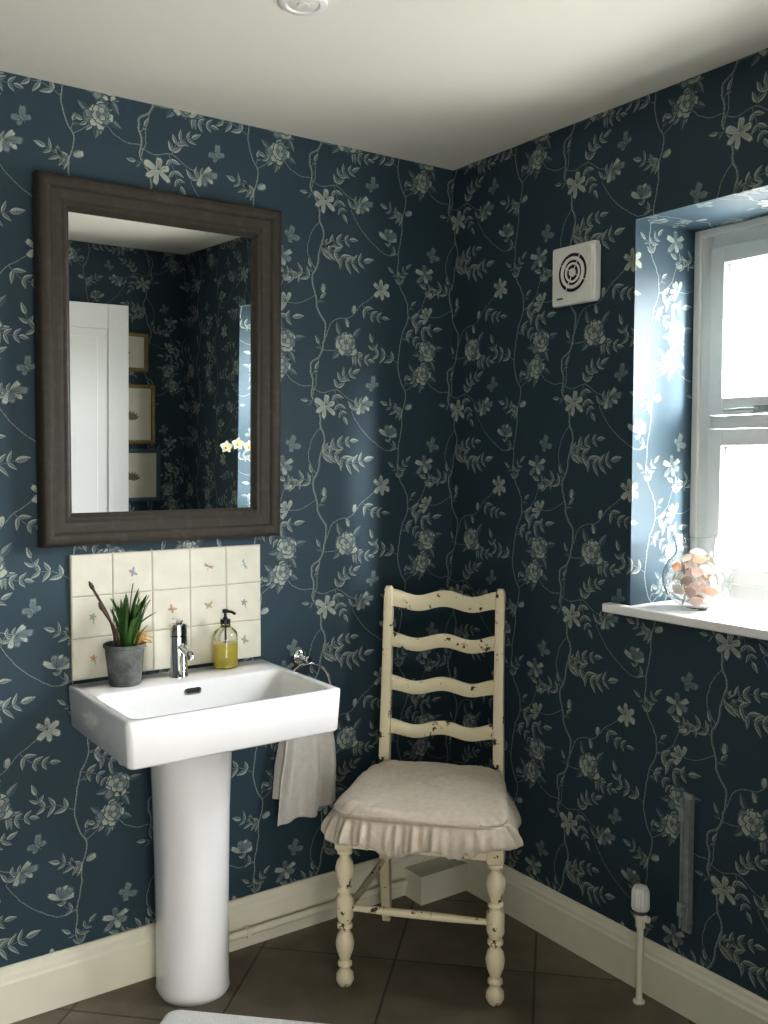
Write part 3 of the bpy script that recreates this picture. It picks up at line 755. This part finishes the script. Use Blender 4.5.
# ------------------------------------------------------------------ glass vase with shells
gb = MB(); P_ = []
for i in range(17):
    t = -.40*pi + i/16*(.66*pi); P_.append((.082+.082*math.sin(t), .090*math.cos(t)))
zt, rt = P_[-1]
P_ = [(0,.02),(0,P_[0][1])] + P_ + [(zt+.012, rt-.006),(zt+.026, rt-.005),(zt+.042, rt-.001),(zt+.054, rt+.004)]
inner = [(zt+.0545, rt+.002)] + [(max(.006,z), r-.0028) for z, r in reversed(P_[2:-1])]
gb.lathe(P_+inner+[(.006,.01)], seg=48)
gb.obj('glass_bowl', [M_GLASS], None, (.088, -.925, 1.0505), ang=60, label='round clear glass vase of seashells on the windowsill', cat='vase')
def shell():
    mb = MB(); L = []; NR, NS = 10, 33
    for j in range(NR+1):
        v = .04+.96*j/NR; lp = []
        for i in range(NS):
            u = i/(NS-1); a = -1.15+2.3*u; rb = 1+.05*math.cos(u*pi*16)
            lp.append((.026*v*rb*math.sin(a), .028*v*math.cos(a)*rb-.013, .011*math.sin(pi*v*.55)*math.cos(a*.9)+.0012*math.cos(u*pi*16)*v))
        L.append(lp)
    mb.loops(L, 0, False, False, closed=False); return mb
rs = random.Random(11)
k = 0
for ring_r, zz, cnt in ((.028,.020,4),(.050,.048,6),(.055,.078,6),(.049,.106,6),(.022,.060,3),(.018,.092,3),(.028,.130,4),(.0,.146,1)):
    for q in range(cnt):
        a0 = 2*pi*q/cnt+zz*30; mi = (0,1,2,1,2,1,2)[k % 7]
        mt = (M_SH1, M_SH2, M_SH3)[mi]
        o = shell().obj('seashell', [mt], None, (.088+ring_r*math.cos(a0), -.925+ring_r*math.sin(a0), 1.0505+zz), (rs.uniform(.4,1.2), rs.uniform(-.5,.5), a0+rs.uniform(.8,2.2)), ang=180,
            label=('peach', 'cream', 'pink')[mi]+' ribbed seashell inside the glass vase', cat='seashell', group='seashells in the glass vase')
        md = o.modifiers.new('t', 'SOLIDIFY'); md.thickness = .002
        k += 1

# ------------------------------------------------------------------ bath mat
bm = MB(); L = []
for e, z in ((0,0),(-.004,.008),(0,.018),(.010,.026)):
    L.append(rrect(0+e, .80-e, -.50+e, 0-e, .03, z, 6))
bm.loops(L); o = bm.obj('bath_mat', [M_MAT], None, (-1.118, -.222, 0), (0,0,math.radians(-44)), ang=60, label='white fluffy bath mat on the stone floor', cat='bath mat')

# ------------------------------------------------------------------ things seen in the mirror
dr = root('door_1', (-1.17, YB+.045, 0), (0,0,math.radians(6)), kind='structure')
mb = MB(); mb.box(0,.82,-.018,.012,.005,2.10)
for z0, z1 in ((.005,.20),(.86,1.0),(1.98,2.10)): mb.box(.10,.72,.012,.020,z0,z1)
mb.box(0,.10,.012,.020,.005,2.10); mb.box(.72,.82,.012,.020,.005,2.10)
for z0, z1 in ((.24,.82),(1.04,1.94)): mb.box(.15,.67,.012,.017,z0,z1)
mb.obj('door_panel', [M_WHITE], dr, smooth=False, bevel=.003)
mb = MB(); mb.lathe([(0,.020),(.003,.020),(.005,.008),(.030,.008),(.034,.022),(.048,.024),(.056,.016)], (0,0,0), 24)
mb.obj('door_knob', [M_CHROME], dr, (.765,.020,1.0), (math.radians(-90),0,0))
for (x0, x1, z0, z1, fm, lab) in ((-.50,-.205,1.787,1.985,M_GOLD,'small gilt framed picture on the papered wall'),(-.50,-.168,1.42,1.724,M_GOLD,'gilt framed botanical print on the papered wall'),(-.50,-.138,1.122,1.393,M_BLUEF,'blue-grey framed picture on the papered wall')):
    pr = root('framed_picture', ((x0+x1)/2, YB+.004, z0), label=lab, cat='picture')
    hw_ = (x1-x0)/2; h_ = z1-z0
    mb = MB(); L = []
    for d, q in ((0,0),(0,.016),(.006,.020),(.016,.016),(.020,.008)):
        L.append([(-hw_+d,q,d),(hw_-d,q,d),(hw_-d,q,h_-d),(-hw_+d,q,h_-d)])
    mb.loops(L, 0, False, False); mb.obj('picture_frame', [fm], pr, ang=20)
    mb = MB(); mb.box(-hw_+.018,hw_-.018,.002,.007,.018,h_-.018,0)
    for k in range(7):
        a = .4+k*.38; P2 = xf([(0,-.003),(.03,-.009),(.050,0),(.03,.009)], .03, h_*.4, a); mb.face([(p[0]*h_/.27, .0076, p[1]) for p in P2], 1)
    mb.obj('print', [M_PAPER, M_INK], pr, smooth=False)

orc = root('potted_orchid', (.11, -1.575, 1.0505), label='white orchid in a small white pot on the windowsill', cat='plant')
mb = MB(); mb.lathe([(0,.038),(.004,.042),(.085,.052),(.090,.052),(.088,.046),(.078,.045)], seg=30); mb.obj('plant_pot', [M_CERAM], orc)
mb = MB()
pts = spline([(0,0,.08),(-.02,.0,.22),(-.06,.0,.34),(-.13,.0,.40),(-.22,.0,.385)], 6); mb.tube(pts, .0025, 6)
for k in range(4):
    a = k*1.6+.8; L = []
    for i in range(8):
        t = i/7; c_ = Vector((math.cos(a)*.11*t, math.sin(a)*.06*t, .08+.06*math.sin(t*2.4))); sd_ = Vector((-math.sin(a), math.cos(a), 0))*(.001+.02*math.sin(pi*min(.98,t)**.8))
        L.append([c_-sd_, c_-Vector((0,0,.002)), c_+sd_, c_+Vector((0,0,.002))])
    mb.loops(L)
mb.obj('leaves', [M_LEAF], orc)
for q in (pts[-1], pts[-5], pts[-9], pts[-13]):
    mb = MB()
    for k in range(5):
        a = pi/2+k*2*pi/5; w2 = .014 if k in (1,4) else .010; L = []
        for i in range(6):
            t = i/5; cc = (math.cos(a)*.029*t, math.sin(a)*.029*t); ww = .0008+w2*math.sin(pi*min(.97,t))
            L.append([(-.006*t, cc[0]-math.sin(a)*ww, cc[1]+math.cos(a)*ww), (-.006*t-.001, cc[0], cc[1]), (-.006*t, cc[0]+math.sin(a)*ww, cc[1]-math.cos(a)*ww), (-.006*t+.001, cc[0], cc[1])])
        mb.loops(L, 0)
    mb.lathe([(0,.006),(.006,.007),(.012,.003)], (0,0,-.003), 10, 1, axis='X')
    mb.obj('blossom', [M_PETAL, M_YEL], orc, tuple(q+Vector((0,.012,-.004))), (0,0,math.radians(-65)))

# ------------------------------------------------------------------ light
wd = bpy.data.worlds.new('world'); sc.world = wd; wd.use_nodes = True
n = wd.node_tree.nodes; l = wd.node_tree.links; bg = n['Background']
tc = n.new('ShaderNodeTexCoord'); sp = n.new('ShaderNodeSeparateXYZ'); cr = n.new('ShaderNodeValToRGB')
l.new(tc.outputs['Generated'], sp.inputs['Vector']); l.new(sp.outputs['Z'], cr.inputs['Fac'])
cr.color_ramp.elements[0].position = .0; cr.color_ramp.elements[0].color = (.28, .28, .265, 1)
cr.color_ramp.elements[1].position = .10; cr.color_ramp.elements[1].color = (.96, .98, 1.0, 1)
l.new(cr.outputs['Color'], bg.inputs['Color']); bg.inputs['Strength'].default_value = 68
pl = bpy.data.lights.new('window_portal', 'AREA'); pl.shape = 'RECTANGLE'; pl.size = .88; pl.size_y = 1.06
pl.cycles.is_portal = True
po = bpy.data.objects.new('window_portal', pl); COL.objects.link(po); po.location = (.335, (WY0+WY1)/2, (WZ0+WZ1)/2)
po.rotation_euler = (math.radians(90), 0, math.radians(90))
sl = bpy.data.lights.new('hazy_sun', 'SUN'); sl.energy = 60; sl.angle = math.radians(24); sl.color = (.97, .98, 1)
so = bpy.data.objects.new('hazy_sun', sl); COL.objects.link(so); so.location = (2, -4, 4)
so.rotation_euler = Vector((-.22, .92, -.25)).to_track_quat('-Z', 'Y').to_euler()
al = bpy.data.lights.new('hall_fill', 'AREA'); al.shape = 'RECTANGLE'; al.size = 1.2; al.size_y = 1.2; al.energy = 46; al.color = (1, .98, .95)  # unseen fill lamp added behind the camera, aimed up to brighten the ceiling
ao = bpy.data.objects.new('hall_fill', al); COL.objects.link(ao); ao.location = (-1.95, -3.6, .8)
ao.rotation_euler = (math.radians(118), 0, 0)

# ------------------------------------------------------------------ camera
cam = bpy.data.cameras.new('camera'); co = bpy.data.objects.new('camera', cam); COL.objects.link(co)
co.location = (-2.037, -2.517, 1.455); co.rotation_euler = (math.radians(86.7), 0, math.radians(-34.9))
cam.sensor_fit = 'VERTICAL'; cam.sensor_height = 24; cam.lens = 954/1024*24; cam.clip_start = .02
sc.camera = co
sc.view_settings.view_transform = 'Standard'
try: sc.view_settings.look = 'Medium High Contrast'
except Exception as e: print('LOOK', e)
print('PATTERN POLYS', len(PAT), 'WALL', len(bpy.data.objects['wall_left'].data.polygons))
